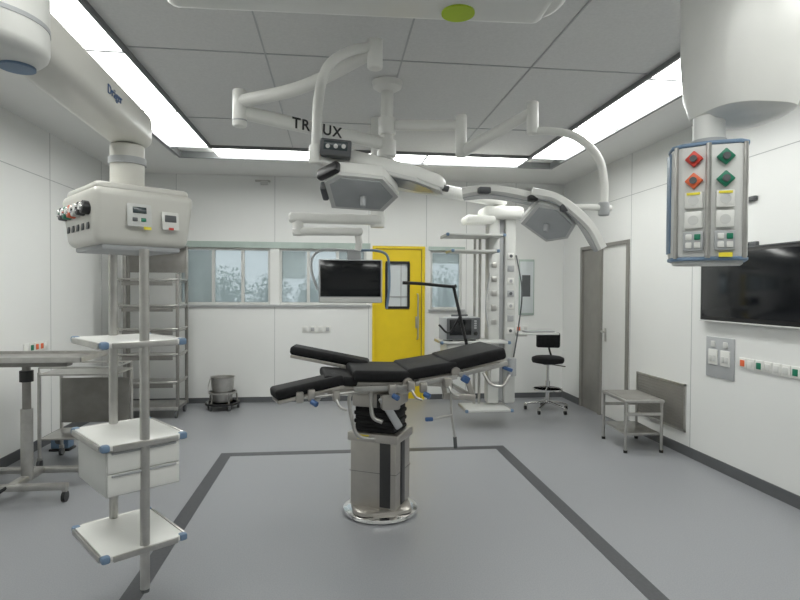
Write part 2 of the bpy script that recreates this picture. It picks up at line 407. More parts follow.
# ------------------------------------------------------------------ surgical lights
def petal(p, name, pts, m, th=.05, bev=.015, inset=.80, rim=None):
    prism(p, name+"_shell", pts, 0, th, m, bev, top_scale=.93)
    cx = sum(a for a, b in pts)/len(pts); cy = sum(b for a, b in pts)/len(pts)
    inn = [(cx+(a-cx)*inset, cy+(b-cy)*inset) for a, b in pts]
    prism(p, name+"_rim", [(cx+(a-cx)*.94, cy+(b-cy)*.94) for a, b in pts], -.012, .01, rim or M_offw)
    prism(p, name+"_lens", inn, -.016, -.004, M_lens)

S = root("surgical_light", (0, 0, 0))
mx, my = .36, 3.97
lathe(S, "ceiling_canopy", [(.05, -.07), (.10, -.04), (.11, 0)], M_white, loc=(mx, my, 2.97))
cyl(S, "mast", (mx, my, 2.40), (mx, my, 2.95), .045, M_white)
cyl(S, "hub_upper", (mx, my, 2.60), (mx, my, 2.72), .062, M_white, bev=.01)
cyl(S, "hub_lower", (mx, my, 2.44), (mx, my, 2.56), .066, M_white, bev=.01)
lathe(S, "hub_cap", [(.02, -.04), (.05, -.03), (.06, 0)], M_lgrey, loc=(mx, my, 2.42))
e1 = Vector((-.57, 3.45, 2.56))
a1 = e1+Vector((0, 0, .0)); a0_ = Vector((mx, my, 2.53))
beam(S, "extension_arm", a0_, a1, .06, .085, M_white, .025, .03)
cyl(S, "elbow", e1-Vector((0, 0, .09)), e1+Vector((0, 0, .13)), .042, M_white, bev=.012)
cyl(S, "elbow_ring", e1-Vector((0, 0, .058)), e1-Vector((0, 0, .05)), .0435, M_lgrey)
s1 = Vector((.21, 3.06, 2.80))
tube(S, "spring_arm", [e1+Vector((0, 0, .06)), e1.lerp(s1, .5)+Vector((0, 0, -.02)), s1], .038, M_white, r2=.036, seg=18)
cyl(S, "spring_joint", s1+Vector((0, 0, -.10)), s1+Vector((0, 0, .06)), .042, M_white, bev=.012)
tube(S, "yoke_arch", [s1+Vector((.0, 0, .02)), (.08, 3.03, 2.78), (-.04, 3.0, 2.68), (-.09, 2.97, 2.50), (-.10, 2.95, 2.20)], .027, M_white, seg=18)
cyl(S, "yoke_joint", (-.10, 2.95, 2.15), (-.10, 2.95, 2.25), .038, M_white, bev=.01)
box(S, "control_box", (.16, .09, .085), (.0, 2.92, 2.225), M_dgrey, .010, rot=(0, 4, 0))
box(S, "control_display", (.12, .004, .045), (.0, 2.873, 2.232), M_lcd, .001, rot=(0, 4, 0))
for i in range(3): cyl(S, "control_key_%d" % (i+1), (-.04+i*.04, 2.866, 2.228), (-.04+i*.04, 2.872, 2.228), .011, M_offw, seg=14)
tube(S, "head_bracket", [(-.10, 2.95, 2.18), (.02, 2.97, 2.15), (.18, 3.04, 2.13)], .03, M_white)
long_p = [(-.34, -.05), (-.26, -.12), (.20, -.12), (.34, -.05), (.37, .03), (.25, .12), (-.25, .14), (-.34, .07)]
with At((.25, 3.04, 2.12), (-3, 14, -8)):
    petal(S, "long_petal", long_p, M_white, .075, .022)
    box(S, "petal_grip_a", (.04, .04, .03), (.35, -.01, .015), M_dgrey, .008)
hexo = [(-.17, -.08), (-.11, -.15), (.10, -.15), (.19, -.02), (.13, .12), (-.13, .13)]
with At((.125, 2.98, 2.01), (-25, 4, 0), 1.15):
    petal(S, "centre_pod", hexo, M_white, .07, .018)
    cyl(S, "sterile_handle", (0.02, 0, -.01), (0.02, 0, -.07), .016, M_lgrey, r2=.013, bev=.005)
    box(S, "edge_grip_left", (.12, .035, .05), (-.145, -.12, .02), M_black, .010, rot=(0, 0, -45))
    box(S, "edge_grip_top", (.10, .03, .045), (-.16, .05, .03), M_dgrey, .010, rot=(0, 0, 80))
    box(S, "pod_back_box", (.18, .14, .05), (.0, 0, .08), M_white, .02)
wing = [(-.22, -.055), (.16, -.09), (.22, -.05), (.22, .03), (.15, .09), (-.22, .065)]
with At((.05, 3.28, 2.12), (8, -6, 70)):
    petal(S, "rear_petal", wing, M_white, .05, .014)
fc = D.curves.new("arm_lettering", 'FONT'); fc.body = "TRILUX"; fc.size = .095; fc.extrude = .001; fc.align_x = 'CENTER'; fc.space_character = 1.15; fc.offset = .002
fo = D.objects.new("arm_lettering", fc); SC.collection.objects.link(fo); fo.parent = S; fc.materials.append(M_black)
dv = (a0_-a1); ux = dv.normalized(); uy = Vector((0, 0, 1)); uz = ux.cross(uy).normalized(); uy = uz.cross(ux)
c = a1+dv*.47+uz*.034-uy*.034
fo.matrix_local = Matrix(((ux.x, uy.x, uz.x, c.x), (ux.y, uy.y, uz.y, c.y), (ux.z, uy.z, uz.z, c.z), (0, 0, 0, 1)))

S2 = root("surgical_light", (0, 0, 0))
e2 = Vector((.83, 3.68, 2.52))
beam(S2, "extension_arm", (mx+.07, my-.02, 2.66), e2+Vector((0, 0, .08)), .055, .07, M_white, .02, .02)
cyl(S2, "elbow", e2-Vector((0, 0, .13)), e2+Vector((0, 0, .15)), .038, M_white, bev=.012)
s2 = Vector((1.20, 3.34, 2.60))
tube(S2, "spring_arm", [e2+Vector((.02, 0, -.09)), e2.lerp(s2, .5)+Vector((0, 0, -.05)), s2], .040, M_white, r2=.032, seg=18)
cyl(S2, "spring_joint", s2+Vector((0, 0, -.14)), s2+Vector((0, 0, .06)), .036, M_white, bev=.012)
tube(S2, "yoke_arch", [s2+Vector((0, 0, -.12)), (1.31, 3.29, 2.47), (1.43, 3.22, 2.42), (1.53, 3.15, 2.29), (1.555, 3.12, 2.14), (1.555, 3.12, 1.98)], .024, M_white, seg=18)
cyl(S2, "yoke_joint", (1.555, 3.12, 1.94), (1.555, 3.12, 2.02), .032, M_lgrey, bev=.01)
tube(S2, "head_bracket", [(1.60, 3.12, 1.985), (1.42, 3.13, 1.99), (1.26, 3.17, 1.98)], .018, M_white)
pod = [(-.13, -.08), (-.04, -.13), (.10, -.10), (.14, 0), (.08, .10), (-.10, .09)]
with At((1.225, 3.15, 1.895), (-27, 28, 10), 1.2):
    petal(S2, "centre_pod", pod, M_white, .06, .016)
    box(S2, "pod_rim_a", (.20, .02, .035), (.03, -.125, .01), M_black, .006, rot=(0, 0, 8))
    cyl(S2, "sterile_handle", (0, 0, -.01), (0, 0, -.06), .014, M_lgrey, r2=.012, bev=.004)
    box(S2, "pod_back_box", (.14, .12, .05), (0, 0, .07), M_white, .02)
def curved_petal(p, name, pts, w, th, m, mu):
    P = catmull(pts, 6); n = len(P)
    for part, cs0, mm in (("shell", lambda ww: [(-ww, 0), (-ww*.8, th), (0, th*1.35), (ww*.8, th), (ww, 0), (ww*.8, -th*.4), (-ww*.8, -th*.4)], m),
                          ("underside_lens", lambda ww: [(-ww*.7, -th*.3), (ww*.7, -th*.3), (ww*.68, -th*.55), (-ww*.68, -th*.55)], mu)):
        bm = bmesh.new(); rings = []
        for i, q in enumerate(P):
            t = (P[min(i+1, n-1)]-P[max(i-1, 0)]).normalized()
            side = t.cross(Vector((0, 0, 1))).normalized(); up = side.cross(t)
            k = math.sin(PI*min(1, max(0, .16+.68*i/(n-1))))**.6
            rings.append([bm.verts.new(q+side*a+up*b) for a, b in cs0(w*k)])
        N = len(rings[0])
        for a, b in zip(rings, rings[1:]):
            for i in range(N): bm.faces.new((a[i], a[(i+1) % N], b[(i+1) % N], b[i]))
        bm.faces.new(rings[0][::-1]); bm.faces.new(rings[-1]); fin(name+"_"+part, bm, mm, p, ang=45)
curved_petal(S2, "side_petal_a", [(1.10, 3.08, 2.04), (1.24, 3.05, 2.00), (1.37, 3.0, 1.88), (1.46, 2.98, 1.73)], .085, .036, M_white, M_lens)
curved_petal(S2, "side_petal_b", [(1.18, 3.14, 2.01), (1.02, 3.18, 2.05), (.88, 3.22, 2.07), (.75, 3.26, 2.06)], .10, .038, M_white, M_lens)
box(S2, "petal_grip_a", (.07, .05, .035), (.84, 3.12, 2.07), M_dgrey, .008)
box(S2, "petal_grip_b", (.05, .05, .035), (1.10, 3.05, 2.02), M_black, .008)
box(S2, "petal_grip_c", (.05, .04, .04), (1.26, 2.98, 1.96), M_dgrey, .008)

# ------------------------------------------------------------------ near-left equipment pendant (hanging double-pole rack)
ang = 38
PX = -.94
P = root("equipment_pendant", (PX, 2.68, 0), ang)
box(P, "head_body", (.43, .47, .235), (0, 0, 1.80), M_cream, .035, seg=4, taper=(.90, .88))
box(P, "head_lid", (.39, .42, .04), (0, 0, 1.922), M_cream, .018, seg=3)
box(P, "head_base", (.33, .37, .025), (0, 0, 1.675), M_lgrey, .01)
with At((0, -.223, 1.80), (-7, 0, 0)):
    box(P, "display_panel", (.10, .008, .10), (-.03, -.008, .01), M_offw, .002)
    box(P, "display", (.055, .006, .026), (-.03, -.014, .03), M_lcd, .001)
    for i in range(2): box(P, "key_%d" % (i+1), (.02, .006, .015), (-.05+i*.035, -.014, -.01), M_green if i else M_dgrey, .002)
    box(P, "type_plate", (.17, .005, .028), (.02, -.006, .082), M_offw, .002)
    box(P, "socket_plate", (.075, .008, .08), (.10, -.008, -.005), M_white, .004)
    box(P, "socket_inner", (.05, .006, .03), (.10, -.013, .005), M_dgrey, .004)
    box(P, "yellow_tag", (.03, .004, .012), (.0, -.012, -.045), M_yell)
    box(P, "red_tag", (.02, .004, .010), (.10, -.014, -.040), M_red)
cols = [M_black, M_black, M_white, M_oran, M_green, M_dgrey]
for i, c in enumerate(cols):
    y = -.165+i*.066
    with At((-.212, y, 1.83), (0, 6, 0)):
        cyl(P, "gas_outlet_%d" % (i+1), (.01, 0, 0), (-.022, 0, 0), .028, c, seg=24, bev=.004)
        cyl(P, "gas_outlet_core_%d" % (i+1), (-.022, 0, 0), (-.032, 0, 0), .015, M_chrome, seg=18)
for i in range(5):
    with At((-.203, -.14+i*.07, 1.76), (0, 6, 0)): box(P, "side_port_%d" % (i+1), (.006, .03, .03), (0, 0, 0), M_dgrey, .003)
cyl(P, "swivel_neck", (0, 0, 1.93), (0, 0, 2.15), .072, M_cream, bev=.01)
cyl(P, "swivel_ring", (0, 0, 2.06), (0, 0, 2.09), .080, M_lgrey)
for nm, y in (("front", -.20), ("rear", .20)):
    cyl(P, "pole_"+nm, (0, y, .20), (0, y, 1.67), .020, M_steel)
    cyl(P, "pole_cap_"+nm, (0, y, .185), (0, y, .20), .018, M_dgrey)
def rackshelf(tag, z, w=.34, dd=.44, th=.022):
    box(P, "shelf_"+tag, (w, dd, th), (0, 0, z), M_white, .004)
    for sx in (-1, 1):
        box(P, "rail_%s_%d" % (tag, sx), (.012, dd-.06, .026), (sx*(w/2+.008), 0, z-.002), M_steel, .003)
        for sy in (-1, 1):
            box(P, "corner_%s_%d_%d" % (tag, sx, sy), (.036, .036, .032), (sx*(w/2-.008), sy*(dd/2-.012), z), M_bluel, .010)
    for sy in (-1, 1): box(P, "front_rail_%s_%d" % (tag, sy), (w-.07, .012, .026), (0, sy*(dd/2+.004), z-.002), M_steel, .003)
rackshelf("top", 1.265, .34, .43)
rackshelf("middle", .84, .34, .44)
rackshelf("bottom", .38, .34, .44)
box(P, "drawer_cabinet", (.31, .39, .20), (0, 0, .727), M_offw, .006)
box(P, "drawer_front_upper", (.30, .010, .09), (0, -.199, .774), M_white, .003)
box(P, "drawer_front_lower", (.30, .010, .09), (0, -.199, .679), M_white, .003)
for i in range(2): box(P, "drawer_grip_%d" % (i+1), (.27, .008, .010), (0, -.206, .813-.095*i), M_lgrey, .002)
R = Matrix.Rotation(math.radians(-ang), 4, 'Z')
def loc(x, y, z):
    v = R @ Vector((x-PX, y-2.68, 0)); return (v.x, v.y, z)
beam(P, "swing_arm", loc(PX, 2.70, 2.235), loc(-.94, 1.70, 2.275), .18, .17, M_cream, .05, .08)
cyl(P, "arm_joint", loc(-.93, 1.62, 2.12), loc(-.93, 1.62, 2.50), .15, M_white, bev=.03, seg=40)
cyl(P, "joint_band", loc(-.93, 1.62, 2.20), loc(-.93, 1.62, 2.212), .1515, M_lgrey, seg=40)
cyl(P, "joint_disc", loc(-.885, 1.69, 2.113), loc(-.885, 1.69, 2.122), .045, M_bluel, seg=30)
beam(P, "upper_arm", loc(-.93, 1.62, 2.58), loc(-1.5, .9, 2.58), .22, .17, M_white, .05, .08)
cyl(P, "ceiling_column", loc(-1.5, .9, 2.5), loc(-1.5, .9, 2.99), .14, M_white, seg=40)
fc = D.curves.new("arm_lettering", 'FONT'); fc.body = "Dräger"; fc.size = .05; fc.extrude = .001; fc.materials.append(M_blue)
fo = D.objects.new("arm_lettering", fc); SC.collection.objects.link(fo); fo.parent = P
wm = Matrix(((0, 0, 1, -.848), (1, 0, 0, 2.22), (0, 1, 0, 2.235), (0, 0, 0, 1)))
fo.matrix_local = (Matrix.Translation((PX, 2.68, 0)) @ Matrix.Rotation(math.radians(ang), 4, 'Z')).inverted() @ wm

# ------------------------------------------------------------------ near-right socket pendant
Q = root("gas_supply_pendant", (1.60, 2.26, .03), 0)
with At((0, 0, 0), (0, 0, -35)):
    out = [(-.145, .10), (-.155, .0), (-.138, -.082), (-.10, -.118), (.0, -.135), (.115, -.115), (.145, -.075), (.145, .11), (.09, .135), (-.09, .135)]
    prism(Q, "body", out, 1.615, 2.075, M_offw, .006)
    prism(Q, "top_cap", [(a*1.02, b*1.02) for a, b in out], 2.075, 2.092, M_bluel, .005)
    prism(Q, "bottom_cap", [(a*1.02, b*1.02) for a, b in out], 1.60, 1.615, M_bluel, .005)
    prism(Q, "bottom_cover", [(a*.9, b*.9) for a, b in out], 1.585, 1.602, M_offw, .005)
    box(Q, "flank_panel", (.006, .08, .43), (-.151, -.035, 1.85), M_bluel, .002, rot=(0, 0, 12))
    cyl(Q, "edge_bar", (0, -.140, 1.61), (0, -.140, 2.08), .010, M_steel)
    cyl(Q, "edge_bar_left", (-.120, -.105, 1.61), (-.120, -.105, 2.08), .009, M_steel)
    cyl(Q, "edge_bar_right", (.132, -.10, 1.61), (.132, -.10, 2.08), .009, M_steel)
    for side, (cx, cy, rz) in enumerate(((-.052, -.129, -10), (.060, -.128, 10))):
        with At((cx, cy, 0), (0, 0, rz)):
            cs = (M_red, M_oran) if side == 0 else (M_green, M_green)
            for i in range(2):
                box(Q, "gas_socket_%d_%d" % (side, i), (.050, .02, .050), (0, -.008, 2.02-.09*i), cs[i], .005, rot=(0, 45, 0))
                cyl(Q, "gas_core_%d_%d" % (side, i), (0, -.015, 2.02-.09*i), (0, -.028, 2.02-.09*i), .014, M_dgrey, seg=18)
            for i in range(2):
                box(Q, "power_socket_%d_%d" % (side, i), (.068, .012, .070), (0, -.006, 1.85-.082*i), M_white, .005)
                cyl(Q, "power_hole_%d_%d" % (side, i), (0, -.010, 1.848-.082*i), (0, -.0135, 1.848-.082*i), .020, M_offw, seg=22)
            box(Q, "power_tag_%d" % side, (.05, .004, .010), (0, -.014, 1.876), M_yell)
            box(Q, "switch_plate_%d" % side, (.075, .012, .08), (0, -.006, 1.68), M_lgrey, .004)
            for k in range(4):
                box(Q, "switch_%d_%d" % (side, k), (.024, .006, .024), (-.016+.033*(k % 2), -.014, 1.697-.034*(k//2)), M_white if k != 1 else M_green, .003)
    box(Q, "yellow_label", (.05, .004, .018), (.065, -.134, 1.622), M_yell, rot=(0, 0, 10))
cyl(Q, "neck", (0, 0, 2.08), (0, 0, 2.22), .062, M_white)
cyl(Q, "neck_ring", (0, 0, 2.10), (0, 0, 2.12), .070, M_lgrey)
lathe(Q, "arm_end_housing", [(.08, 2.20), (.14, 2.205), (.175, 2.23), (.20, 2.32), (.212, 2.50), (.215, 2.85), (.20, 2.96)], M_white, loc=(.125, -.03, 0), sq=.35, seg=56)

# ------------------------------------------------------------------ near overhead arm at top of view
O = root("overhead_support_arm", (0, 0, 0))
beam(O, "arm", (-.54, 2.16, 2.66), (.72, 2.12, 2.66), .30, .14, M_white, .05, .12)
cyl(O, "ceiling_column", (-.50, 1.95, 2.60), (-.50, 1.95, 2.97), .12, M_white)
cyl(O, "end_joint", (.72, 2.11, 2.60), (.72, 2.11, 2.75), .16, M_white, bev=.03, seg=40)
cyl(O, "lime_marker", (.475, 2.175, 2.583), (.475, 2.175, 2.592), .065, M_lime, seg=40)

# ------------------------------------------------------------------ monitor on ceiling arm
Mn = root("ceiling_mounted_monitor", (0, 0, 0))
my_ = 4.8
cyl(Mn, "ceiling_column", (.36, my_+.02, 2.04), (.36, my_+.02, 2.97), .06, M_white)
beam(Mn, "upper_arm", (.34, my_, 2.10), (-.33, my_-.05, 2.10), .10, .085, M_white, .03, .06)
cyl(Mn, "elbow", (-.31, my_-.05, 1.95), (-.31, my_-.05, 2.12), .045, M_white, bev=.01)
beam(Mn, "lower_arm", (-.31, my_-.05, 1.985), (.18, my_-.02, 1.995), .085, .065, M_white, .025, .05)
tube(Mn, "drop_tube", [(.19, my_, 1.98), (.20, my_, 1.90), (.19, my_+.01, 1.84)], .03, M_white)
box(Mn, "tilt_mount", (.12, .06, .10), (.16, my_+.05, 1.80), M_lgrey, .015)
box(Mn, "back_cover", (.42, .05, .30), (.12, my_+.035, 1.59), M_lgrey, .02)
box(Mn, "housing", (.54, .045, .37), (.13, my_, 1.575), M_lgrey, .012)
box(Mn, "lower_bezel", (.52, .006, .045), (.13, my_-.024, 1.415), M_offw, .002)
box(Mn, "screen", (.51, .006, .305), (.13, my_-.024, 1.597), M_screen, .001)
tube(Mn, "handle_frame", [(.20, my_+.03, 1.84), (.34, my_+.02, 1.84), (.44, my_, 1.80), (.46, my_, 1.66), (.46, my_, 1.50), (.44, my_, 1.34)], .011, M_bluel)
tube(Mn, "handle_left", [(.10, my_+.03, 1.84), (-.10, my_, 1.84), (-.19, my_, 1.78), (-.20, my_, 1.66), (-.15, my_, 1.50)], .011, M_lgrey)

# ------------------------------------------------------------------ far supply pendant with shelves
A = root("anaesthesia_supply_pendant", (1.86, 6.2, 0), 0)
for sx, tag in ((-.09, "left"), (.10, "right")):
    box(A, "column_"+tag, (.13, .16, 2.10), (sx, 0, 1.28), M_offw, .02)
box(A, "column_core", (.09, .10, 2.05), (.005, .02, 1.28), M_lgrey, .005)
for i in range(7):
    box(A, "column_socket_%d" % (i+1), (.075, .012, .07), (.10, -.085, 1.05+i*.14), M_lgrey if i % 2 else M_white, .004)
    cyl(A, "socket_core_%d" % (i+1), (.10, -.09, 1.05+i*.14), (.10, -.095, 1.05+i*.14), .018, M_lgrey if i % 3 else M_dgrey, seg=16)
for i in range(5): box(A, "left_socket_%d" % (i+1), (.06, .012, .06), (-.09, -.085, 1.15+i*.16), M_steel, .004)
for i, (z, w, dpt) in enumerate(((2.10, .62, .42), (1.93, .50, .38), (.94, .74, .45), (.20, .50, .42))):
    cx = -.36 if z > .5 else -.20
    box(A, "shelf_%d" % (i+1), (w, dpt, .022), (cx, -.12, z), M_offw, .005)
    for sx in (-1, 1): box(A, "shelf_rail_%d_%d" % (i+1, sx), (.016, dpt-.04, .03), (cx+sx*w/2, -.12, z), M_steel, .003)
    for sx in (-1, 1):
        box(A, "shelf_corner_%d_%d" % (i+1, sx), (.035, .035, .035), (cx+sx*w/2, -.12-dpt/2+.01, z), M_bluel, .01)
box(A, "drawer_unit", (.50, .38, .12), (-.42, -.12, .865), M_offw, .008)
box(A, "drawer_front", (.47, .008, .09), (-.42, -.312, .865), M_white, .003)
for x in (-.28, -.22): cyl(A, "shelf_pole_%d" % int(-x*100), (x, .05, .20), (x, .05, 2.10), .016, M_steel)
box(A, "head_cover", (.46, .36, .14), (.0, 0, 2.37), M_white, .05, seg=4)
box(A, "head_wing", (.34, .30, .09), (-.27, -.04, 2.29), M_white, .04, seg=4)
cyl(A, "swivel", (-.02, 0, 2.40), (-.02, 0, 2.48), .07, M_white)
beam(A, "swing_arm", (-.02, 0, 2.52), (-1.46, -1.10, 2.50), .17, .11, M_white, .04, .07)
cyl(A, "ceiling_hub", (-1.46, -1.12, 2.44), (-1.46, -1.12, 2.97), .085, M_white)
box(A, "keyboard_tray", (.46, .30, .02), (.40, -.05, 1.02), M_offw, .005)
box(A, "tray_bracket", (.20, .04, .04), (.22, 0, 1.0), M_steel, .005)
box(A, "keyboard", (.34, .13, .02), (.42, -.10, 1.045), M_lgrey, .005)
cyl(A, "suction_jar", (.10, -.15, .55), (.10, -.15, .75), .05, M_lgrey, bev=.01)
box(A, "pump_module", (.10, .10, .22), (-.10, -.13, .60), M_white, .01)
tube(A, "hose_a", [(.16, -.09, 1.9), (.22, -.12, 1.5), (.18, -.13, 1.1), (.12, -.15, .76)], .008, M_dgrey)
tube(A, "hose_b", [(-.14, -.09, 1.7), (-.2, -.14, 1.35), (-.17, -.13, 1.1)], .007, M_lgrey)

V = root("vital_signs_monitor", (1.36, 6.05, .952), 14)
box(V, "housing", (.42, .20, .25), (0, 0, .135), M_lgrey, .02)
box(V, "bezel", (.40, .012, .23), (0, -.102, .135), M_dgrey, .006)
box(V, "screen", (.26, .006, .17), (-.04, -.110, .15), M_screen, .002)
cyl(V, "dial", (.14, -.105, .08), (.14, -.13, .08), .02, M_black, seg=18)
for i in range(4): box(V, "key_%d" % (i+1), (.03, .006, .018), (.14, -.110, .14+i*.025), M_lgrey, .003)
box(V, "foot_left", (.04, .16, .014), (-.14, 0, .006), M_black); box(V, "foot_right", (.04, .16, .014), (.14, 0, .006), M_black)
box(V, "carry_handle", (.20, .03, .02), (0, 0, .275), M_dgrey, .008)

# ------------------------------------------------------------------ stainless shelf rack, back-left
K = root("stainless_storage_rack", (-2.13, 6.92, 0), 0)
for i, (x, y) in enumerate(((-.36, -.20), (-.36, .20), (.32, .20), (.32, -.20), (-.26, -.20))):
    box(K, "post_%d" % (i+1), (.035, .035, 1.92 if i != 3 else 1.58), (x, y, (.10+1.92/2) if i != 3 else .10+.79), M_steeld if i else M_steel, .004)
for i, z in enumerate((1.58, 1.28, 1.01, .72, .40)):
    box(K, "shelf_%d" % (i+1), (.64, .42, .014), (0, 0, z), M_steel, .003)
    tube(K, "shelf_lip_%d" % (i+1), [(-.33, -.18, z+.03), (-.27, -.25, z+.03), (.24, -.25, z+.03), (.33, -.16, z+.03), (.33, .16, z+.03)], .012, M_steel)
    box(K, "shelf_skirt_%d" % (i+1), (.56, .008, .05), (-.01, -.214, z-.015), M_steeld, .002)
box(K, "top_panel", (.66, .03, .30), (-.02, .2, 1.85), M_steeld, .004)
box(K, "top_plate", (.70, .44, .015), (-.02, 0, 2.025), M_steel, .003)
box(K, "base_frame", (.70, .44, .04), (-.02, 0, .12), M_steel, .006)
for i, (x, y) in enumerate(((-.33, -.18), (-.33, .18), (.30, .18), (.30, -.18))): castor(K, "castor_%d" % (i+1), x, y, .045)

# ------------------------------------------------------------------ instrument table, left
I = root("instrument_table", (-2.235, 4.36, 0), 0)
box(I, "tray", (.94, .44, .018), (0, 0, .99), M_steel, .005)
boxes(I, "tray_rim", [(-.47, .47, -.225, -.215, .985, 1.02), (-.47, .47, .215, .225, .985, 1.02), (-.475, -.465, -.225, .225, .985, 1.02), (.465, .475, -.225, .225, .985, 1.02)], M_steel)
box(I, "under_frame", (.60, .10, .05), (.0, 0, .955), M_steeld, .01)
cyl(I, "column_outer", (0, 0, .10), (0, 0, .62), .040, M_steel)
cyl(I, "column_inner", (0, 0, .60), (0, 0, .95), .028, M_steeld)
cyl(I, "column_collar", (0, 0, .82), (0, 0, .90), .045, M_black)
box(I, "base_spine", (.06, .40, .05), (0, 0, .115), M_steel, .012)
box(I, "base_bar_front", (.74, .06, .045), (-.0, -.20, .11), M_steel, .012)
box(I, "base_bar_rear", (.74, .06, .045), (-.0, .20, .11), M_steel, .012)
for i, (x, y) in enumerate(((-.35, -.20), (.35, -.20), (.35, .20), (-.35, .20))): castor(I, "castor_%d" % (i+1), x, y, .038, M_black)
tube(I, "pedal", [(-.02, -.22, .12), (-.11, -.27, .06), (-.20, -.27, .05)], .012, M_black)

U = root("stainless_trolley", (-2.14, 5.14, 0), 0)
for i, (x, y) in enumerate(((-.30, -.19), (.30, -.19), (.30, .19), (-.30, .19))):
    cyl(U, "leg_%d" % (i+1), (x, y, .08), (x, y, .80), .014, M_steel); castor(U, "castor_%d" % (i+1), x, y, .035)
box(U, "top_shelf", (.62, .40, .015), (0, 0, .78), M_steel, .003)
box(U, "lower_shelf", (.60, .38, .015), (0, 0, .24), M_steel, .003)
tube(U, "guard_rail", [(-.30, -.19, .84), (.30, -.19, .84), (.30, .19, .84), (-.30, .19, .84)], .008, M_steel, smooth=False)
for i, (x, y) in enumerate(((-.30, -.19), (.30, -.19), (.30, .19), (-.30, .19))): cyl(U, "guard_post_%d" % (i+1), (x, y, .79), (x, y, .84), .007, M_steel, seg=10)
box(U, "back_panel", (.58, .012, .40), (0, .17, .50), M_steeld, .003)

Fb = root("footswitch", (-2.52, 5.52, 0), 0)
box(Fb, "case", (.16, .12, .14), (0, 0, .09), M_bluel, .015); box(Fb, "foot", (.18, .14, .02), (0, 0, .01), M_black, .004)
cyl(Fb, "knob", (0, -.06, .10), (0, -.08, .10), .03, M_dgrey)

# ------------------------------------------------------------------ kick bucket
B = root("kick_bucket", (-1.40, 7.22, 0), 0)
lathe(B, "bucket", [(.10, .09), (.115, .095), (.145, .40), (.152, .405), (.140, .40), (.11, .11)], M_steel, seg=40)
lathe(B, "bucket_ring", [(.155, .20), (.170, .20), (.170, .225), (.155, .225), (.155, .20)], M_steel)
tube(B, "handle", [(-.15, 0, .38), (-.17, -.02, .30), (-.165, -.05, .22)], .006, M_steel)
for i in range(5):
    a = 2*PI*i/5+.3
    tube(B, "ring_leg_%d" % (i+1), [(math.cos(a)*.165, math.sin(a)*.165, .21), (math.cos(a)*.175, math.sin(a)*.175, .12), (math.cos(a)*.19, math.sin(a)*.19, .07)], .009, M_steeld, seg=8)
    castor(B, "castor_%d" % (i+1), math.cos(a)*.19, math.sin(a)*.175, .028)
lathe(B, "bumper", [(.17, .065), (.21, .065), (.21, .09), (.17, .09), (.17, .065)], M_black)

# ------------------------------------------------------------------ swivel stool with back rest
C = root("swivel_stool", (2.64, 6.72, 0), 0)
for i in range(5):
    a = 2*PI*i/5+.2; x, y = math.cos(a)*.27, math.sin(a)*.27
    tube(C, "base_arm_%d" % (i+1), [(0, 0, .12), (x*.5, y*.5, .10), (x, y, .075)], .017, M_chrome, r2=.012)
    castor(C, "castor_%d" % (i+1), x, y, .026, M_black)
cyl(C, "gas_lift_outer", (0, 0, .09), (0, 0, .38), .028, M_chrome)
cyl(C, "gas_lift_inner", (0, 0, .38), (0, 0, .60), .016, M_chrome)
lathe(C, "foot_ring", [(.17, .27), (.185, .27), (.185, .285), (.17, .285), (.17, .27)], M_chrome)
for i in range(3):
    a = 2*PI*i/3; tube(C, "ring_spoke_%d" % (i+1), [(0, 0, .30), (math.cos(a)*.175, math.sin(a)*.175, .278)], .006, M_chrome, smooth=False, seg=8)
lathe(C, "seat", [(.14, .60), (.19, .61), (.20, .64), (.195, .67), (.16, .685), (.05, .68)], M_pad, seg=40)
box(C, "seat_bracket", (.14, .14, .02), (0, 0, .595), M_dgrey, .004)
tube(C, "back_stem", [(.06, .0, .60), (.14, .18, .60), (.12, .24, .72), (.08, .23, .86)], .013, M_black)
with At((.08, .20, .87), (8, 0, -18)):
    box(C, "back_rest", (.30, .055, .20), (0, 0, 0), M_pad, .027, seg=4)
tube(C, "height_lever", [(0, 0, .59), (.10, -.08, .58), (.18, -.12, .57)], .006, M_black)

# ------------------------------------------------------------------ steel step stool
W = root("step_stool", (2.87, 5.14, 0), -4)
for i, (x, y) in enumerate(((-.17, -.25), (.17, -.25), (.17, .25), (-.17, .25))):
    cyl(W, "leg_%d" % (i+1), (x, y, .02), (x, y, .47), .014, M_steel); cyl(W, "foot_%d" % (i+1), (x, y, 0), (x, y, .025), .018, M_black)
box(W, "top_platform", (.38, .54, .03), (0, 0, .48), M_steel, .008)
box(W, "top_mat", (.33, .49, .006), (0, 0, .496), M_panelst, .002)
box(W, "lower_step", (.32, .48, .025), (0, 0, .17), M_steel, .006)
for sy in (-1, 1): box(W, "brace_%d" % sy, (.34, .016, .03), (0, sy*.25, .36), M_steel, .004)

# ------------------------------------------------------------------ wall fittings
tv = root("wall_mounted_display", (XR, 3.98, 1.55), 0)
box(tv, "glass_panel", (.05, 1.14, .58), (-.026, -.02, 0), M_black, .006)
box(tv, "screen", (.004, 1.08, .52), (-.053, -.02, .005), M_screen, .001)
box(tv, "trim_lower", (.055, 1.16, .012), (-.028, -.02, -.296), M_offw, .003)
box(tv, "trim_upper", (.055, 1.16, .012), (-.028, -.02, .296), M_dgrey, .003)
gr = root("ventilation_grille", (XR, 5.20, .43), 0)
box(gr, "plate", (.008, .82, .42), (-.004, 0, 0), M_panelst, .002)
boxes(gr, "frame", [(-.014, 0, -.42, -.40, -.22, .22), (-.014, 0, .40, .42, -.22, .22), (-.014, 0, -.42, .42, .20, .22), (-.014, 0, -.42, .42, -.22, -.20)], M_steel)
boxes(gr, "louvres", [(-.011, -.007, -.39, .39, -.19+i*.03, -.182+i*.03) for i in range(13)], M_steeld)
sp = root("switch_panel", (XR, 4.33, .95), 0)
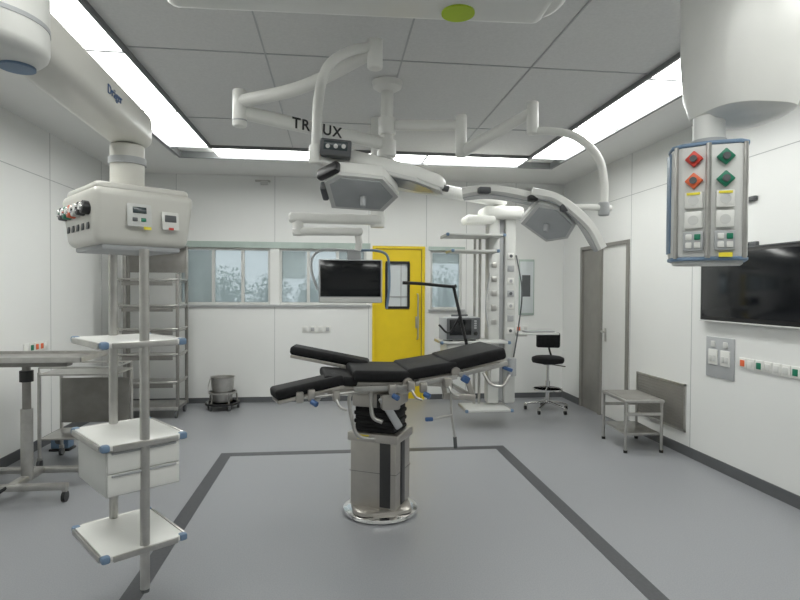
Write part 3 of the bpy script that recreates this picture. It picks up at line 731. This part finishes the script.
box(sp, "plate", (.012, .34, .34), (-.006, 0, 0), M_lgrey, .004)
for i in range(2):
    y = -.075+.15*i
    box(sp, "switch_frame_%d" % (i+1), (.012, .11, .13), (-.015, y, .0), M_white, .004)
    for k in range(2): box(sp, "rocker_%d_%d" % (i+1, k+1), (.008, .04, .05), (-.023, y-.024+.048*k, -.01), M_offw, .004)
    box(sp, "switch_light_%d" % (i+1), (.012, .05, .05), (-.015, y, .11), M_offw, .004)
def sockrow(name, wall, u0, z, cols, step=.085, m_plate=M_white):
    r = root(name, (XR if wall == 'R' else (XL if wall == 'L' else u0), YB if wall == 'B' else u0, z), 0)
    for i, c in enumerate(cols):
        o = i*step
        if wall == 'R': sz, sz2, l1, l2 = (.014, .078, .085), (.008, .045, .05), (-.007, -o, 0), (-.016, -o, 0)
        elif wall == 'L': sz, sz2, l1, l2 = (.014, .078, .085), (.008, .045, .05), (.007, o, 0), (.016, o, 0)
        else: sz, sz2, l1, l2 = (.078, .014, .085), (.045, .008, .05), (o, -.007, 0), (o, -.016, 0)
        box(r, "plate_%d" % (i+1), sz, l1, m_plate, .004); box(r, "socket_%d" % (i+1), sz2, l2, c, .006)
sockrow("wall_socket_row", 'R', 4.06, .94, [M_oran, M_white, M_green, M_offw, M_offw, M_offw, M_green, M_white])
sockrow("wall_socket_row", 'L', 5.35, .96, [M_white, M_green, M_oran, M_oran, M_white])
sockrow("wall_socket_row", 'B', -.40, .97, [M_offw, M_lgrey, M_offw, M_lgrey], .10)
sockrow("wall_socket_row", 'B', 2.35, .97, [M_offw, M_lgrey, M_oran, M_offw], .10)
for y, z in ((4.0, 2.22), (3.98, 1.87)):
    hk = root("wall_sensor", (XR, y, z), 0)
    box(hk, "body", (.03, .12, .035), (-.015, 0, 0), M_dgrey, .006); box(hk, "tip", (.02, .03, .02), (-.038, .03, 0), M_black, .004)
lb = root("wall_light_sign", (2.66, YB, 1.55), 0)
box(lb, "frame", (.22, .02, .78), (0, -.01, 0), M_tint, .004); box(lb, "glass", (.19, .006, .72), (0, -.022, 0), M_frostp, .001)
box(lb, "inset_screen", (.12, .006, .30), (-.01, -.026, .02), M_dgrey, .002)
hp = root("ceiling_speaker_bracket", (-.95, YB, 2.93), 0)
box(hp, "bar", (.20, .06, .02), (0, -.03, 0), M_steel, .004); box(hp, "speaker", (.10, .05, .05), (.02, -.05, -.03), M_offw, .008)

# ------------------------------------------------------------------ world + camera
w = D.worlds.new("overcast"); SC.world = w; w.use_nodes = True
nt = w.node_tree; bg = nt.nodes["Background"]
tc = nt.nodes.new("ShaderNodeTexCoord"); sep = nt.nodes.new("ShaderNodeSeparateXYZ"); cr = nt.nodes.new("ShaderNodeValToRGB")
nt.links.new(tc.outputs["Generated"], sep.inputs[0]); nt.links.new(sep.outputs["Z"], cr.inputs[0]); nt.links.new(cr.outputs[0], bg.inputs[0])
cr.color_ramp.elements[0].color = (.70, .76, .79, 1); cr.color_ramp.elements[1].color = (.72, .80, .88, 1)
bg.inputs[1].default_value = 1.15

cam = D.cameras.new("camera"); co = D.objects.new("camera", cam); SC.collection.objects.link(co)
cam.sensor_width = 36; cam.lens = 25.2; cam.clip_start = .05
R = Matrix.Rotation(math.radians(-6.6), 4, 'Z') @ Matrix.Rotation(math.radians(89.0), 4, 'X') @ Matrix.Rotation(math.radians(.3), 4, 'Z')
co.matrix_world = Matrix.Translation((0, 0, 1.5)) @ R
SC.camera = co
SC.view_settings.view_transform = 'Standard'
SC.view_settings.exposure = 0.0
